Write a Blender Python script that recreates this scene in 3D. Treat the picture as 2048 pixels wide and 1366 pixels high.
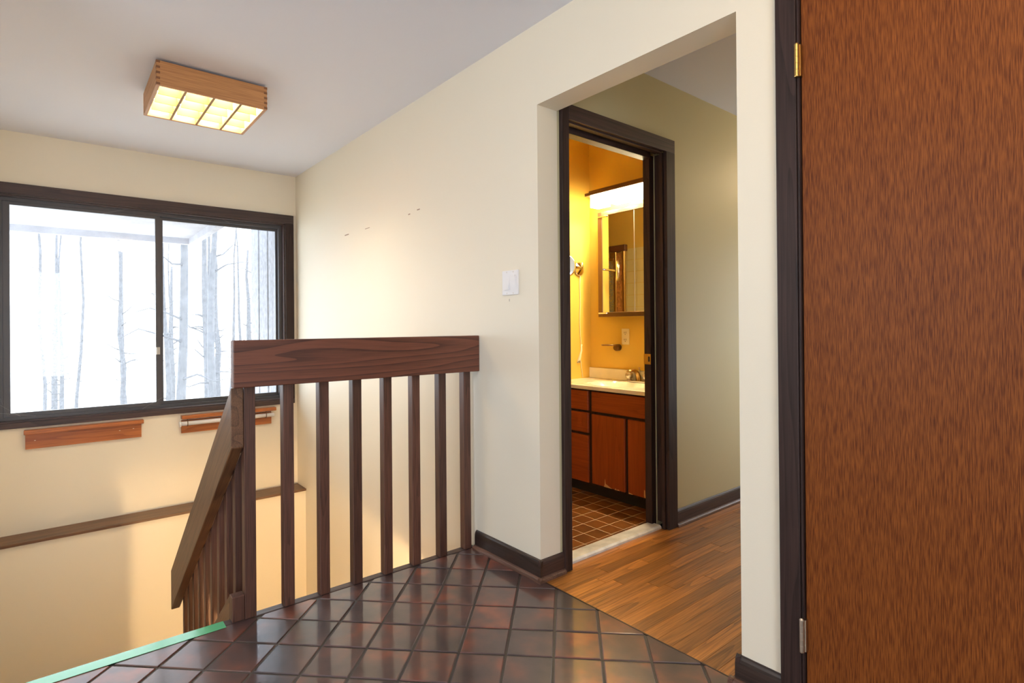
import bpy, bmesh, math, random
from mathutils import Vector, Matrix
random.seed(7)
for _o in list(bpy.data.objects):
    bpy.data.objects.remove(_o)
SC = bpy.context.scene
COL = SC.collection
V = Vector

# ------------------------------------------------------------------ camera
F_PX, CX, CY = 1107.53, 1025.58, 650.55
YAW, PITCH, ROLL = math.radians(39.566), math.radians(0.132), math.radians(-0.463)
CAM = V((4.9103, -1.6172, 1.10))
fw = V((-math.cos(YAW) * math.cos(PITCH), math.sin(YAW) * math.cos(PITCH), math.sin(PITCH)))
rt = fw.cross(V((0, 0, 1))).normalized()
up = rt.cross(fw)
r2 = rt * math.cos(ROLL) + up * math.sin(ROLL)
u2 = -rt * math.sin(ROLL) + up * math.cos(ROLL)
cd = bpy.data.cameras.new('camera')
cam = bpy.data.objects.new('camera', cd)
COL.objects.link(cam)
M = Matrix((r2, u2, -fw)).transposed().to_4x4()
M.translation = CAM
cam.matrix_world = M
cd.sensor_width = 36
cd.lens = F_PX / 2048 * 36
cd.shift_x = (1024 - CX) / 2048
cd.shift_y = (CY - 683) / 2048
cd.clip_start = 0.05
cd.clip_end = 200
SC.camera = cam

# ------------------------------------------------------------------ world, exposure
SKY = 3.7
w = bpy.data.worlds.new('overcast_sky')
SC.world = w
w.use_nodes = True
bg = w.node_tree.nodes['Background']
bg.inputs[0].default_value = (0.80, 0.89, 1.0, 1)
bg.inputs[1].default_value = SKY
SC.view_settings.view_transform = 'Standard'
SC.view_settings.look = 'None'
SC.view_settings.gamma = 1
SC.view_settings.use_curve_mapping = False
SC.view_settings.exposure = 1.25
SC.cycles.use_denoising = True
SC.cycles.max_bounces = 14
SC.cycles.diffuse_bounces = 7
SC.cycles.glossy_bounces = 5
SC.cycles.transparent_max_bounces = 12
SC.cycles.sample_clamp_indirect = 8
SC.cycles.caustics_reflective = False
SC.cycles.caustics_refractive = False


def portal(name, loc, rot, sx, sy):
    l = bpy.data.lights.new(name, 'AREA')
    l.shape = 'RECTANGLE'
    l.size, l.size_y = sx, sy
    l.cycles.is_portal = True
    o = bpy.data.objects.new(name, l)
    o.location = loc
    o.rotation_euler = rot
    COL.objects.link(o)


H90 = math.pi / 2
portal('sky_portal', (-0.17, -1.0, 1.25), (0, -H90, 0), 1.5, 1.85)
portal('sky_portal', (3.7, -3.57, 1.45), (H90, 0, 0), 1.0, 1.3)  # added opening in the foyer wall
portal('sky_portal', (7.52, -2.35, 1.2), (0, H90, 0), 1.8, 1.7)  # added opening in the wall behind the viewer
portal('sky_portal', (4.22, 2.05, 0.725), (0, H90, 0), 0.45, 0.5)  # added opening in the hall right wall
portal('sky_portal', (3.6, 4.52, 1.4), (-H90, 0, 0), 0.8, 1.2)  # added opening in the hall end wall

LAMP_W, BATH_W, FOYER_W, LOWER_W, HALL_W = 22.0, 24.0, 16.0, 420.0, 22.0      # emission strength of the bulbs and shades


# ------------------------------------------------------------------ materials
def mat(name, col, rough=0.5, metal=0.0, coat=0.0, spec=0.5, bump=0.0, bscale=60, var=0.0, vscale=3.0):
    m = bpy.data.materials.new(name)
    m.use_nodes = True
    nt = m.node_tree
    b = nt.nodes['Principled BSDF']
    b.inputs['Base Color'].default_value = (*col, 1)
    b.inputs['Roughness'].default_value = rough
    b.inputs['Metallic'].default_value = metal
    b.inputs['Coat Weight'].default_value = coat
    b.inputs['Coat Roughness'].default_value = 0.12
    b.inputs['Specular IOR Level'].default_value = spec
    if bump or var:
        tc = nt.nodes.new('ShaderNodeTexCoord')
    if bump:
        n = nt.nodes.new('ShaderNodeTexNoise')
        n.inputs['Scale'].default_value = bscale
        n.inputs['Detail'].default_value = 3
        nt.links.new(tc.outputs['Object'], n.inputs['Vector'])
        bp = nt.nodes.new('ShaderNodeBump')
        bp.inputs['Strength'].default_value = bump
        bp.inputs['Distance'].default_value = 0.004
        nt.links.new(n.outputs['Fac'], bp.inputs['Height'])
        nt.links.new(bp.outputs[0], b.inputs['Normal'])
    if var:
        n = nt.nodes.new('ShaderNodeTexNoise')
        n.inputs['Scale'].default_value = vscale
        n.inputs['Detail'].default_value = 4
        nt.links.new(tc.outputs['Object'], n.inputs['Vector'])
        r = nt.nodes.new('ShaderNodeValToRGB')
        r.color_ramp.elements[0].position = 0.3
        r.color_ramp.elements[1].position = 0.7
        r.color_ramp.elements[0].color = (*[c * (1 - var) for c in col], 1)
        r.color_ramp.elements[1].color = (*[min(1, c * (1 + var * 0.5)) for c in col], 1)
        nt.links.new(n.outputs['Fac'], r.inputs[0])
        nt.links.new(r.outputs[0], b.inputs['Base Color'])
    return m


def emis(name, col, s):
    m = bpy.data.materials.new(name)
    m.use_nodes = True
    nt = m.node_tree
    nt.nodes.remove(nt.nodes['Principled BSDF'])
    e = nt.nodes.new('ShaderNodeEmission')
    e.inputs[0].default_value = (*col, 1)
    e.inputs[1].default_value = s
    nt.links.new(e.outputs[0], nt.nodes['Material Output'].inputs[0])
    return m


def wood(name, dark, light, axis='y', rough=0.4, ring=14.0, ringmix=0.6, pore=220.0, dist=5.0, coat=0.0,
         rand=0.0, stretch=0.06, bump=0.12, spec=0.5, streak=7.0, fleck=0.03):
    """grain runs along the given object axis"""
    m = bpy.data.materials.new(name)
    m.use_nodes = True
    nt = m.node_tree
    L = nt.links
    b = nt.nodes['Principled BSDF']
    b.inputs['Roughness'].default_value = rough
    b.inputs['Coat Weight'].default_value = coat
    b.inputs['Coat Roughness'].default_value = 0.2
    b.inputs['Specular IOR Level'].default_value = spec
    tc = nt.nodes.new('ShaderNodeTexCoord')
    oi = nt.nodes.new('ShaderNodeObjectInfo')
    mul = nt.nodes.new('ShaderNodeMath')
    mul.operation = 'MULTIPLY'
    mul.inputs[1].default_value = 41.0
    L.new(oi.outputs['Random'], mul.inputs[0])
    add = nt.nodes.new('ShaderNodeVectorMath')
    add.operation = 'ADD'
    L.new(tc.outputs['Object'], add.inputs[0])
    L.new(mul.outputs[0], add.inputs[1])

    def mapped(s_along, s_across):
        mp = nt.nodes.new('ShaderNodeMapping')
        sc = [s_across] * 3
        sc['xyz'.index(axis)] = s_along
        mp.inputs['Scale'].default_value = sc
        L.new(add.outputs[0], mp.inputs['Vector'])
        return mp
    # wide figure: contour lines of a stretched noise, like growth rings cut at an angle
    n1 = nt.nodes.new('ShaderNodeTexNoise')
    n1.inputs['Scale'].default_value = 1.0
    n1.inputs['Detail'].default_value = 2.0
    n1.inputs['Roughness'].default_value = 0.45
    L.new(mapped(streak * stretch, streak).outputs[0], n1.inputs['Vector'])
    k = nt.nodes.new('ShaderNodeMath')
    k.operation = 'MULTIPLY'
    k.inputs[1].default_value = ring
    L.new(n1.outputs['Fac'], k.inputs[0])
    fr = nt.nodes.new('ShaderNodeMath')
    fr.operation = 'FRACT'
    L.new(k.outputs[0], fr.inputs[0])
    rr = nt.nodes.new('ShaderNodeValToRGB')
    e = rr.color_ramp.elements
    e[0].position, e[0].color = 0.0, (0.15, 0.15, 0.15, 1)
    e[1].position, e[1].color = 1.0, (0.8, 0.8, 0.8, 1)
    e.new(0.25).color = (0.6, 0.6, 0.6, 1)
    e.new(0.93).color = (1, 1, 1, 1)
    L.new(fr.outputs[0], rr.inputs[0])
    # fine pores
    n2 = nt.nodes.new('ShaderNodeTexNoise')
    n2.inputs['Scale'].default_value = 1.0
    n2.inputs['Detail'].default_value = 3.0
    L.new(mapped(pore * fleck, pore).outputs[0], n2.inputs['Vector'])
    pr = nt.nodes.new('ShaderNodeValToRGB')
    pr.color_ramp.elements[0].position = 0.33
    pr.color_ramp.elements[1].position = 0.66
    L.new(n2.outputs['Fac'], pr.inputs[0])
    mx = nt.nodes.new('ShaderNodeMix')
    mx.inputs[0].default_value = 1 - ringmix
    L.new(rr.outputs[0], mx.inputs[2])
    L.new(pr.outputs[0], mx.inputs[3])
    cm = nt.nodes.new('ShaderNodeMix')
    cm.data_type = 'RGBA'
    cm.inputs[6].default_value = (*dark, 1)
    cm.inputs[7].default_value = (*light, 1)
    L.new(mx.outputs[0], cm.inputs[0])
    out = cm.outputs[2]
    if rand:
        hs = nt.nodes.new('ShaderNodeHueSaturation')
        mr = nt.nodes.new('ShaderNodeMapRange')
        mr.inputs['To Min'].default_value = 1 - rand
        mr.inputs['To Max'].default_value = 1 + rand
        L.new(oi.outputs['Random'], mr.inputs['Value'])
        L.new(mr.outputs[0], hs.inputs['Value'])
        L.new(out, hs.inputs['Color'])
        out = hs.outputs[0]
    L.new(out, b.inputs['Base Color'])
    bp = nt.nodes.new('ShaderNodeBump')
    bp.inputs['Strength'].default_value = bump
    bp.inputs['Distance'].default_value = 0.001
    L.new(pr.outputs[0], bp.inputs['Height'])
    L.new(bp.outputs[0], b.inputs['Normal'])
    return m


def tile_mat(name, ramp, rough, nscale=9.0, coat=0.3, bump=0.25):
    m = bpy.data.materials.new(name)
    m.use_nodes = True
    nt = m.node_tree
    L = nt.links
    b = nt.nodes['Principled BSDF']
    tc = nt.nodes.new('ShaderNodeTexCoord')
    oi = nt.nodes.new('ShaderNodeObjectInfo')
    mul = nt.nodes.new('ShaderNodeMath')
    mul.operation = 'MULTIPLY'
    mul.inputs[1].default_value = 57.0
    L.new(oi.outputs['Random'], mul.inputs[0])
    add = nt.nodes.new('ShaderNodeVectorMath')
    L.new(tc.outputs['Object'], add.inputs[0])
    L.new(mul.outputs[0], add.inputs[1])
    n = nt.nodes.new('ShaderNodeTexNoise')
    n.inputs['Scale'].default_value = nscale
    n.inputs['Detail'].default_value = 2.5
    n.inputs['Roughness'].default_value = 0.5
    L.new(add.outputs[0], n.inputs['Vector'])
    # every tile fired a little differently
    sh = nt.nodes.new('ShaderNodeMapRange')
    sh.inputs['To Min'].default_value = -0.10
    sh.inputs['To Max'].default_value = 0.14
    L.new(oi.outputs['Random'], sh.inputs['Value'])
    s = nt.nodes.new('ShaderNodeMath')
    L.new(n.outputs['Fac'], s.inputs[0])
    L.new(sh.outputs[0], s.inputs[1])
    r = nt.nodes.new('ShaderNodeValToRGB')
    el = r.color_ramp.elements
    el[0].position, el[0].color = ramp[0][0], (*ramp[0][1], 1)
    el[1].position, el[1].color = ramp[-1][0], (*ramp[-1][1], 1)
    for p, c in ramp[1:-1]:
        el.new(p).color = (*c, 1)
    L.new(s.outputs[0], r.inputs[0])
    L.new(r.outputs[0], b.inputs['Base Color'])
    b.inputs['Roughness'].default_value = rough
    b.inputs['Coat Weight'].default_value = coat
    b.inputs['Coat Roughness'].default_value = 0.07
    n2 = nt.nodes.new('ShaderNodeTexNoise')
    n2.inputs['Scale'].default_value = 70
    n2.inputs['Detail'].default_value = 3
    L.new(add.outputs[0], n2.inputs['Vector'])
    bp = nt.nodes.new('ShaderNodeBump')
    bp.inputs['Strength'].default_value = bump
    bp.inputs['Distance'].default_value = 0.0015
    L.new(n2.outputs['Fac'], bp.inputs['Height'])
    L.new(bp.outputs[0], b.inputs['Normal'])
    L.new(bp.outputs[0], b.inputs['Coat Normal'])
    return m


def glass_mat(name, dirt=0.0):
    """thin pane: passes light, mirrors a little, carries a film of dust"""
    m = bpy.data.materials.new(name)
    m.use_nodes = True
    nt = m.node_tree
    L = nt.links
    nt.nodes.remove(nt.nodes['Principled BSDF'])
    tr = nt.nodes.new('ShaderNodeBsdfTransparent')
    tr.inputs[0].default_value = (0.97, 0.985, 0.98, 1)
    gl = nt.nodes.new('ShaderNodeBsdfGlossy')
    gl.inputs['Roughness'].default_value = 0.02
    m1 = nt.nodes.new('ShaderNodeMixShader')
    m1.inputs[0].default_value = 0.035
    L.new(tr.outputs[0], m1.inputs[1])
    L.new(gl.outputs[0], m1.inputs[2])
    last = m1.outputs[0]
    if dirt:
        tl = nt.nodes.new('ShaderNodeBsdfTranslucent')
        tl.inputs[0].default_value = (0.85, 0.88, 0.92, 1)
        tc = nt.nodes.new('ShaderNodeTexCoord')
        n = nt.nodes.new('ShaderNodeTexNoise')
        n.inputs['Scale'].default_value = 90
        n.inputs['Detail'].default_value = 4
        L.new(tc.outputs['Object'], n.inputs['Vector'])
        mr = nt.nodes.new('ShaderNodeMapRange')
        mr.inputs['From Min'].default_value = 0.3
        mr.inputs['From Max'].default_value = 0.75
        mr.inputs['To Min'].default_value = dirt * 0.45
        mr.inputs['To Max'].default_value = dirt * 1.6
        L.new(n.outputs['Fac'], mr.inputs['Value'])
        m2 = nt.nodes.new('ShaderNodeMixShader')
        L.new(mr.outputs[0], m2.inputs[0])
        L.new(last, m2.inputs[1])
        L.new(tl.outputs[0], m2.inputs[2])
        last = m2.outputs[0]
    L.new(last, nt.nodes['Material Output'].inputs[0])
    return m


PAINT = mat('cream_paint', (0.82, 0.755, 0.62), 0.55, spec=0.35, bump=0.05, bscale=220)
SAGE = mat('sage_paint', (0.56, 0.51, 0.32), 0.5, bump=0.05, bscale=220)
BATHP = mat('yellow_paint', (0.72, 0.475, 0.085), 0.6, bump=0.05, bscale=220)
CEIL = mat('ceiling_paint', (0.76, 0.78, 0.87), 0.8, bump=0.05, bscale=150)
TRIM = wood('espresso_trim_upright', (0.012, 0.007, 0.006), (0.050, 0.027, 0.023), 'z', 0.5, pore=160, bump=0.1, spec=0.25)
TRIMY = wood('espresso_trim_y', (0.016, 0.009, 0.008), (0.075, 0.040, 0.034), 'y', 0.45, pore=160, bump=0.1)
TRIMX = wood('espresso_trim_x', (0.012, 0.008, 0.007), (0.050, 0.030, 0.024), 'x', 0.28, pore=160, bump=0.1)
OAKY = wood('stained_oak_y', (0.030, 0.009, 0.006), (0.19, 0.062, 0.033), 'y', 0.5, ring=15, ringmix=0.75, pore=260, streak=6)
OAKX = wood('stained_oak_x', (0.045, 0.018, 0.009), (0.185, 0.088, 0.042), 'x', 0.42, ring=13, ringmix=0.55, pore=260, streak=6)
OAKZ = wood('stained_oak_z', (0.035, 0.014, 0.010), (0.135, 0.056, 0.036), 'z', 0.42, ring=10, ringmix=0.45, pore=260, streak=14, rand=0.25)
LEDGE = wood('ledge_oak', (0.05, 0.022, 0.01), (0.20, 0.10, 0.05), 'y', 0.45, ring=10, ringmix=0.4)
DOORW = wood('lauan_door', (0.085, 0.019, 0.005), (0.26, 0.078, 0.015), 'z', 0.45, ring=4, ringmix=0.12, pore=520, streak=4, stretch=0.12, coat=0.0, fleck=0.045, spec=0.15)
ORANGE = wood('orange_oak', (0.23, 0.055, 0.012), (0.52, 0.17, 0.04), 'y', 0.35, ring=10, ringmix=0.6, streak=9)
LAMPWX = wood('lamp_maple_x', (0.40, 0.19, 0.07), (0.60, 0.32, 0.13), 'x', 0.5, ring=8, ringmix=0.3)
LAMPWY = wood('lamp_maple_y', (0.36, 0.15, 0.05), (0.56, 0.27, 0.10), 'y', 0.5, ring=8, ringmix=0.3)
LAMPIN = mat('lamp_pale_wood', (0.30, 0.17, 0.035), 0.6)
JOINT = mat('finger_joint_end_grain', (0.22, 0.09, 0.035), 0.6)
PLANK = wood('oak_floor', (0.10, 0.030, 0.005), (0.52, 0.20, 0.038), 'y', 0.32, ring=9, ringmix=0.5, pore=200, rand=0.35, coat=0.3, streak=8)
QUARRY = tile_mat('quarry_tile', [(0.28, (0.040, 0.025, 0.026)), (0.48, (0.076, 0.040, 0.037)), (0.60, (0.115, 0.048, 0.038)),
                                  (0.72, (0.20, 0.058, 0.034)), (0.88, (0.30, 0.085, 0.040))], 0.36, 8.0, 1.0, 0.14)
GROUT = mat('dark_grout', (0.055, 0.042, 0.036), 0.55, bump=0.4, bscale=300)
BTILE = tile_mat('bath_tile', [(0.3, (0.13, 0.046, 0.011)), (0.7, (0.25, 0.092, 0.02))], 0.3, 6.0, 0.3, 0.1)
BGROUT = mat('pale_grout', (0.80, 0.70, 0.55), 0.8)
MARBLE = mat('marble', (0.72, 0.70, 0.66), 0.3, var=0.28, vscale=14)
ALU = mat('dark_aluminium', (0.085, 0.080, 0.085), 0.4, 0.3)
GLASS = glass_mat('window_glass', 0.045)
BRASS = mat('brass', (0.52, 0.34, 0.12), 0.32, 1.0)
STEEL = mat('worn_steel', (0.60, 0.52, 0.42), 0.3, 1.0)
CHROME = mat('chrome', (0.80, 0.78, 0.74), 0.1, 1.0)
WHITE = mat('white_plastic', (0.80, 0.79, 0.80), 0.35)
IVORY = mat('ivory_plastic', (0.80, 0.72, 0.52), 0.35)
BLACK = mat('black_slot', (0.01, 0.008, 0.008), 0.6)
TAPE = mat('green_tape', (0.12, 0.50, 0.26), 0.22, coat=0.8)
COUNTER = mat('cultured_marble', (0.83, 0.77, 0.62), 0.22, coat=0.3, var=0.06, vscale=8)
VANW = wood('vanity_birch', (0.21, 0.036, 0.005), (0.36, 0.070, 0.011), 'z', 0.4, ring=7, ringmix=0.5, pore=120, streak=10)
VANX = wood('vanity_birch_x', (0.21, 0.036, 0.005), (0.36, 0.070, 0.011), 'x', 0.4, ring=7, ringmix=0.5, pore=120, streak=10)
CHIP = mat('bare_wood_chip', (0.72, 0.42, 0.17), 0.7)
MIRROR = mat('mirror', (0.88, 0.88, 0.86), 0.015, 1.0)
BRONZE = mat('bronze_metal', (0.20, 0.115, 0.06), 0.35, 0.9)
ALUM = mat('bright_aluminium', (0.80, 0.78, 0.74), 0.3, 1.0)
RATTAN = wood('light_bar_wood', (0.07, 0.022, 0.008), (0.18, 0.07, 0.025), 'x', 0.4)
LAMPE = emis('lamp_bulb', (1.0, 0.84, 0.58), LAMP_W)
BATHE = emis('bath_shade', (1.0, 0.82, 0.48), BATH_W)
BULBE = emis('bath_bulb', (1.0, 0.82, 0.48), BATH_W * 11)
FOYE = emis('foyer_bulb', (1.0, 0.72, 0.40), FOYER_W)
HALLE = emis('hall_globe', (1.0, 0.74, 0.42), HALL_W)
LOWE = emis('lower_bulb', (1.0, 0.66, 0.32), LOWER_W)
BARK = mat('pale_bark', (0.09, 0.09, 0.10), 0.9, bump=0.5, bscale=25, var=0.3, vscale=8)
LEAF = mat('leaf_litter', (0.50, 0.45, 0.38), 0.95, var=0.3, vscale=2)
SIDING = mat('weathered_siding', (0.24, 0.24, 0.27), 0.85, var=0.3, vscale=20)
SOFFIT = mat('soffit_board', (0.34, 0.33, 0.36), 0.85, var=0.15, vscale=6)
SHOWERG = glass_mat('shower_glass', 0.25)
AMBER = mat('amber_pattern', (0.55, 0.24, 0.06), 0.4, var=0.5, vscale=45)
WTILE = mat('cream_wall_tile', (0.75, 0.62, 0.25), 0.2)
CONC = mat('lower_floor', (0.30, 0.24, 0.18), 0.7)


# ------------------------------------------------------------------ geometry helpers
def link(name, me, m, parent=None, org=(0, 0, 0), smooth=False):
    o = bpy.data.objects.new(name, me)
    if m is not None and not me.materials:
        me.materials.append(m)
    COL.objects.link(o)
    if parent is not None:
        o.parent = parent
    else:
        o.location = org
    if smooth:
        for p in me.polygons:
            p.use_smooth = True
    return o


def root_of(p):
    while p.parent is not None:
        p = p.parent
    return p


def to_mesh(name, bm):
    me = bpy.data.meshes.new(name)
    bmesh.ops.recalc_face_normals(bm, faces=bm.faces)
    bm.to_mesh(me)
    bm.free()
    return me


def finish(name, bm, m, parent=None, org=None, smooth=False):
    """bm in world coordinates; the object's frame is its root's origin"""
    if parent is not None:
        base = V(root_of(parent).location)
    else:
        base = V(org) if org is not None else V((0, 0, 0))
    bmesh.ops.translate(bm, verts=bm.verts, vec=-base)
    return link(name, to_mesh(name, bm), m, parent, base, smooth)


def add_box(bm, x0, x1, y0, y1, z0, z1):
    v = [bm.verts.new((x, y, z)) for z in (z0, z1) for y in (y0, y1) for x in (x0, x1)]
    for f in ((0, 2, 3, 1), (4, 5, 7, 6), (0, 1, 5, 4), (2, 6, 7, 3), (0, 4, 6, 2), (1, 3, 7, 5)):
        bm.faces.new([v[i] for i in f])
    return v


def box(name, m, parent, b, bev=0.0, org=None, seg=1):
    bm = bmesh.new()
    add_box(bm, *b)
    if bev:
        bmesh.ops.bevel(bm, geom=bm.edges[:], offset=bev, segments=seg, affect='EDGES', profile=0.6)
    return finish(name, bm, m, parent, org)


def boxes(name, m, parent, bl, org=None):
    bm = bmesh.new()
    for b in bl:
        add_box(bm, *b)
    return finish(name, bm, m, parent, org)


def prism(name, m, parent, prof, axis, a0, a1, bev=0.0, org=None, smooth=False):
    """profile points in the plane across `axis` (the two other axes, in xyz order), extruded a0..a1"""
    bm = bmesh.new()

    def P(p, a):
        return {'x': (a, p[0], p[1]), 'y': (p[0], a, p[1]), 'z': (p[0], p[1], a)}[axis]
    A = [bm.verts.new(P(p, a0)) for p in prof]
    B = [bm.verts.new(P(p, a1)) for p in prof]
    bm.faces.new(A)
    bm.faces.new(B[::-1])
    n = len(prof)
    for i in range(n):
        bm.faces.new((A[i], A[(i + 1) % n], B[(i + 1) % n], B[i]))
    if bev:
        bmesh.ops.bevel(bm, geom=bm.edges[:], offset=bev, segments=1, affect='EDGES')
    return finish(name, bm, m, parent, org, smooth)


def tube(name, m, parent, pts, rad, n=10, org=None, smooth=True):
    bm = bmesh.new()
    pts = [V(p) for p in pts]
    if not hasattr(rad, '__len__'):
        rad = [rad] * len(pts)
    rings = []
    ref = None
    for i, p in enumerate(pts):
        d = (pts[min(i + 1, len(pts) - 1)] - pts[max(i - 1, 0)]).normalized()
        if ref is None:
            ref = d.orthogonal().normalized()
        ref = (ref - d * ref.dot(d)).normalized()
        s = d.cross(ref)
        rings.append([bm.verts.new(p + (ref * math.cos(t) + s * math.sin(t)) * rad[i]) for t in
                      [2 * math.pi * k / n for k in range(n)]])
    for a, b in zip(rings, rings[1:]):
        for k in range(n):
            bm.faces.new((a[k], a[(k + 1) % n], b[(k + 1) % n], b[k]))
    bm.faces.new(rings[0][::-1])
    bm.faces.new(rings[-1])
    return finish(name, bm, m, parent, org, smooth)


def lathe(name, m, parent, prof, c, axis='z', n=20, org=None):
    """profile (radius, height) turned round an axis through c"""
    bm = bmesh.new()
    c = V(c)
    ax = {'x': (V((1, 0, 0)), V((0, 1, 0)), V((0, 0, 1))), 'y': (V((0, 1, 0)), V((1, 0, 0)), V((0, 0, 1))),
          'z': (V((0, 0, 1)), V((1, 0, 0)), V((0, 1, 0)))}[axis] if isinstance(axis, str) else axis
    R = []
    for r, h in prof:
        r = max(r, 1e-4)
        R.append([bm.verts.new(c + ax[0] * h + (ax[1] * math.cos(t) + ax[2] * math.sin(t)) * r) for t in
                  [2 * math.pi * k / n for k in range(n)]])
    for a, b in zip(R, R[1:]):
        for k in range(n):
            bm.faces.new((a[k], a[(k + 1) % n], b[(k + 1) % n], b[k]))
    bm.faces.new(R[0][::-1])
    bm.faces.new(R[-1])
    o = finish(name, bm, m, parent, org)
    for p in o.data.polygons:
        p.use_smooth = len(p.vertices) == 4
    return o


def tag(o, label, cat, group=None):
    o['label'] = label
    o['category'] = cat
    if group:
        o['group'] = group
    return o


def thing(name, label, cat, loc, group=None):
    o = bpy.data.objects.new(name, None)
    o.empty_display_size = 0.05
    COL.objects.link(o)
    o.location = loc
    return tag(o, label, cat, group)


def struct(o, label=None):
    o['kind'] = 'structure'
    if label:
        o['label'] = label
    return o


def sroot(name, loc, label=None):
    o = bpy.data.objects.new(name, None)
    o.empty_display_size = 0.05
    COL.objects.link(o)
    o.location = loc
    return struct(o, label)


# ------------------------------------------------------------------ dimensions (metres)
CZ = 2.415                      # ceiling
LOW = -2.75                     # lower floor
OPX0, OPX1, OPZ = 3.13, 4.042, 2.063
WT = 0.119                      # thickness of the right wall
RX = 2.648                      # edge of the landing
DX0, DX1, DZ = 4.226, 4.86, 2.045   # closet door opening
BX, BY = 2.08, 1.478            # vanity corner: wing wall and mirror wall
BZ = 2.70                      # bathroom ceiling
HX = 4.10                       # hall right side
YS = -2.15                      # stair side wall
YB, XB = -3.45, 7.4             # foyer walls behind the camera

# ------------------------------------------------------------------ walls
struct(boxes('wall_back', PAINT, None, [
    (-0.16, 0, YS - 0.1, -1.925, LOW, CZ), (-0.16, 0, -0.091, WT, LOW, CZ),
    (-0.16, 0, -1.925, -0.091, LOW, 0.492), (-0.16, 0, -1.925, -0.091, 1.998, CZ)]), 'cream painted wall around the wide window')
struct(box('wall_back_lower', PAINT, None, (0, 0.2, YS, 0, LOW, -0.262)), 'thicker cream lower wall under the wooden ledge')
wr = struct(boxes('wall_right', PAINT, None, [
    (-0.16, OPX0, 0, WT, LOW, CZ), (OPX0, OPX1, 0, WT, OPZ, CZ), (OPX1, DX0, 0, WT, -0.3, CZ),
    (DX0, DX1, 0, WT, DZ, CZ), (DX1, XB + 0.1, 0, WT, -0.3, CZ), (OPX0, 4.6, 0, WT, LOW, -0.32)]),
    'long cream wall with the light switch and the open passage')
struct(box('wall_left', PAINT, None, (0, 2.62, YS - 0.1, YS, LOW, CZ)), 'cream wall beside the stairs')
struct(boxes('wall_front', PAINT, None, [(XB, XB + 0.1, YB, -3.2, -0.3, CZ), (XB, XB + 0.1, -1.5, 0, -0.3, CZ), (XB, XB + 0.1, -3.2, -1.5, -0.3, 0.3), (XB, XB + 0.1, -3.2, -1.5, 2.1, CZ)]), 'cream wall behind the viewer with an opening added for daylight')  # unseen opening, added so sky light reaches the window wall head on
struct(box('wall_foyer_corner', PAINT, None, (2.52, 2.62, YB, YS - 0.1, -0.3, CZ)), 'short cream wall beside the foyer')
struct(boxes('wall_foyer', PAINT, None, [  # bare opening added behind the camera for neutral fill daylight
    (2.52, 3.2, YB - 0.1, YB, -0.3, CZ), (4.2, XB + 0.1, YB - 0.1, YB, -0.3, CZ),
    (3.2, 4.2, YB - 0.1, YB, -0.3, 0.8), (3.2, 4.2, YB - 0.1, YB, 2.1, CZ)]), 'unseen cream foyer wall with an opening added for daylight')
struct(boxes('wall_hall_left', SAGE, None, [
    (3.03, OPX0, WT, 0.19, 0, CZ), (3.03, OPX0, 0.19, 0.925, 2.045, CZ), (3.03, 3.062, 0.925, 1.75, 0, CZ),
    (3.108, OPX0, 0.925, 1.75, 0, CZ), (3.03, OPX0, 1.75, 4.5, 0, CZ), (3.062, 3.108, 0.925, 1.75, 2.045, CZ)]), 'sage painted hall wall beside the bathroom doorway')
struct(boxes('wall_hall_right', SAGE, None, [(HX, HX + 0.1, WT, 1.8, 0, CZ), (HX, HX + 0.1, 2.3, 4.5, 0, CZ), (HX, HX + 0.1, 1.8, 2.3, 0, 0.5), (HX, HX + 0.1, 1.8, 2.3, 0.95, CZ)]), 'sage painted hall wall on the right with a small added light opening')  # small unseen opening, added to brighten the hall wall opposite
struct(boxes('wall_hall_end', SAGE, None, [  # out of view; opening added to let sky light into the hall
    (3.03, 3.2, 4.4, 4.5, 0, CZ), (4.0, HX + 0.1, 4.4, 4.5, 0, CZ), (3.2, 4.0, 4.4, 4.5, 0, 0.8), (3.2, 4.0, 4.4, 4.5, 2.0, CZ)]),
    'unseen hall end wall with an opening added for daylight')
struct(box('wall_closet', PAINT, None, (HX + 0.1, 4.95, WT, 0.16, 0, CZ)), 'closet back')
struct(box('wall_bath_back', BATHP, None, (0.8, 3.03, BY, BY + 0.1, 0, BZ)), 'yellow bathroom wall carrying the mirror')
struct(box('wall_bath_wing', BATHP, None, (BX - 0.1, BX, 1.065, BY, 0, BZ)), 'yellow wing wall at the end of the vanity')
struct(box('wall_bath_left', BATHP, None, (0.8, 0.9, WT, BY, 0, BZ)), 'far end wall of the bathroom')
struct(box('wall_bath_front', BATHP, None, (0.9, 3.03, WT, WT + 0.006, 0, BZ)), 'yellow bathroom wall opposite the mirror')
struct(boxes('wall_bath_right', BATHP, None, [(3.024, 3.03, WT + 0.006, 0.19, 0, BZ), (3.024, 3.03, 0.925, BY, 0, BZ), (3.03, 3.06, WT, BY, CZ, BZ), (0.8, 3.03, WT - .03, WT, CZ, BZ),
                                              (3.024, 3.03, 0.19, 0.925, 2.045, BZ)]), 'yellow bathroom wall round the doorway')
struct(box('wall_lower_end', PAINT, None, (4.5, 4.6, YB, 0, LOW, -0.3)), 'lower level end wall')
struct(box('wall_lower_left', PAINT, None, (2.62, 4.6, YS - 0.1, YS, LOW, -0.3)), 'lower level side wall')
ce = struct(boxes('ceiling', CEIL, None, [(-0.16, XB + 0.1, YB - 0.1, 0, CZ, CZ + 0.12), (-0.16, XB + 0.1, 0, WT, CZ, CZ + 0.12), (3.03, XB + 0.1, WT, BY + 0.1, CZ, CZ + 0.12), (-0.16, 0.8, WT, BY + 0.1, CZ, CZ + 0.12),
                                          (2.9, HX + 0.2, BY + 0.1, 4.5, CZ, CZ + 0.12)]), 'flat pale grey ceiling')

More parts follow.
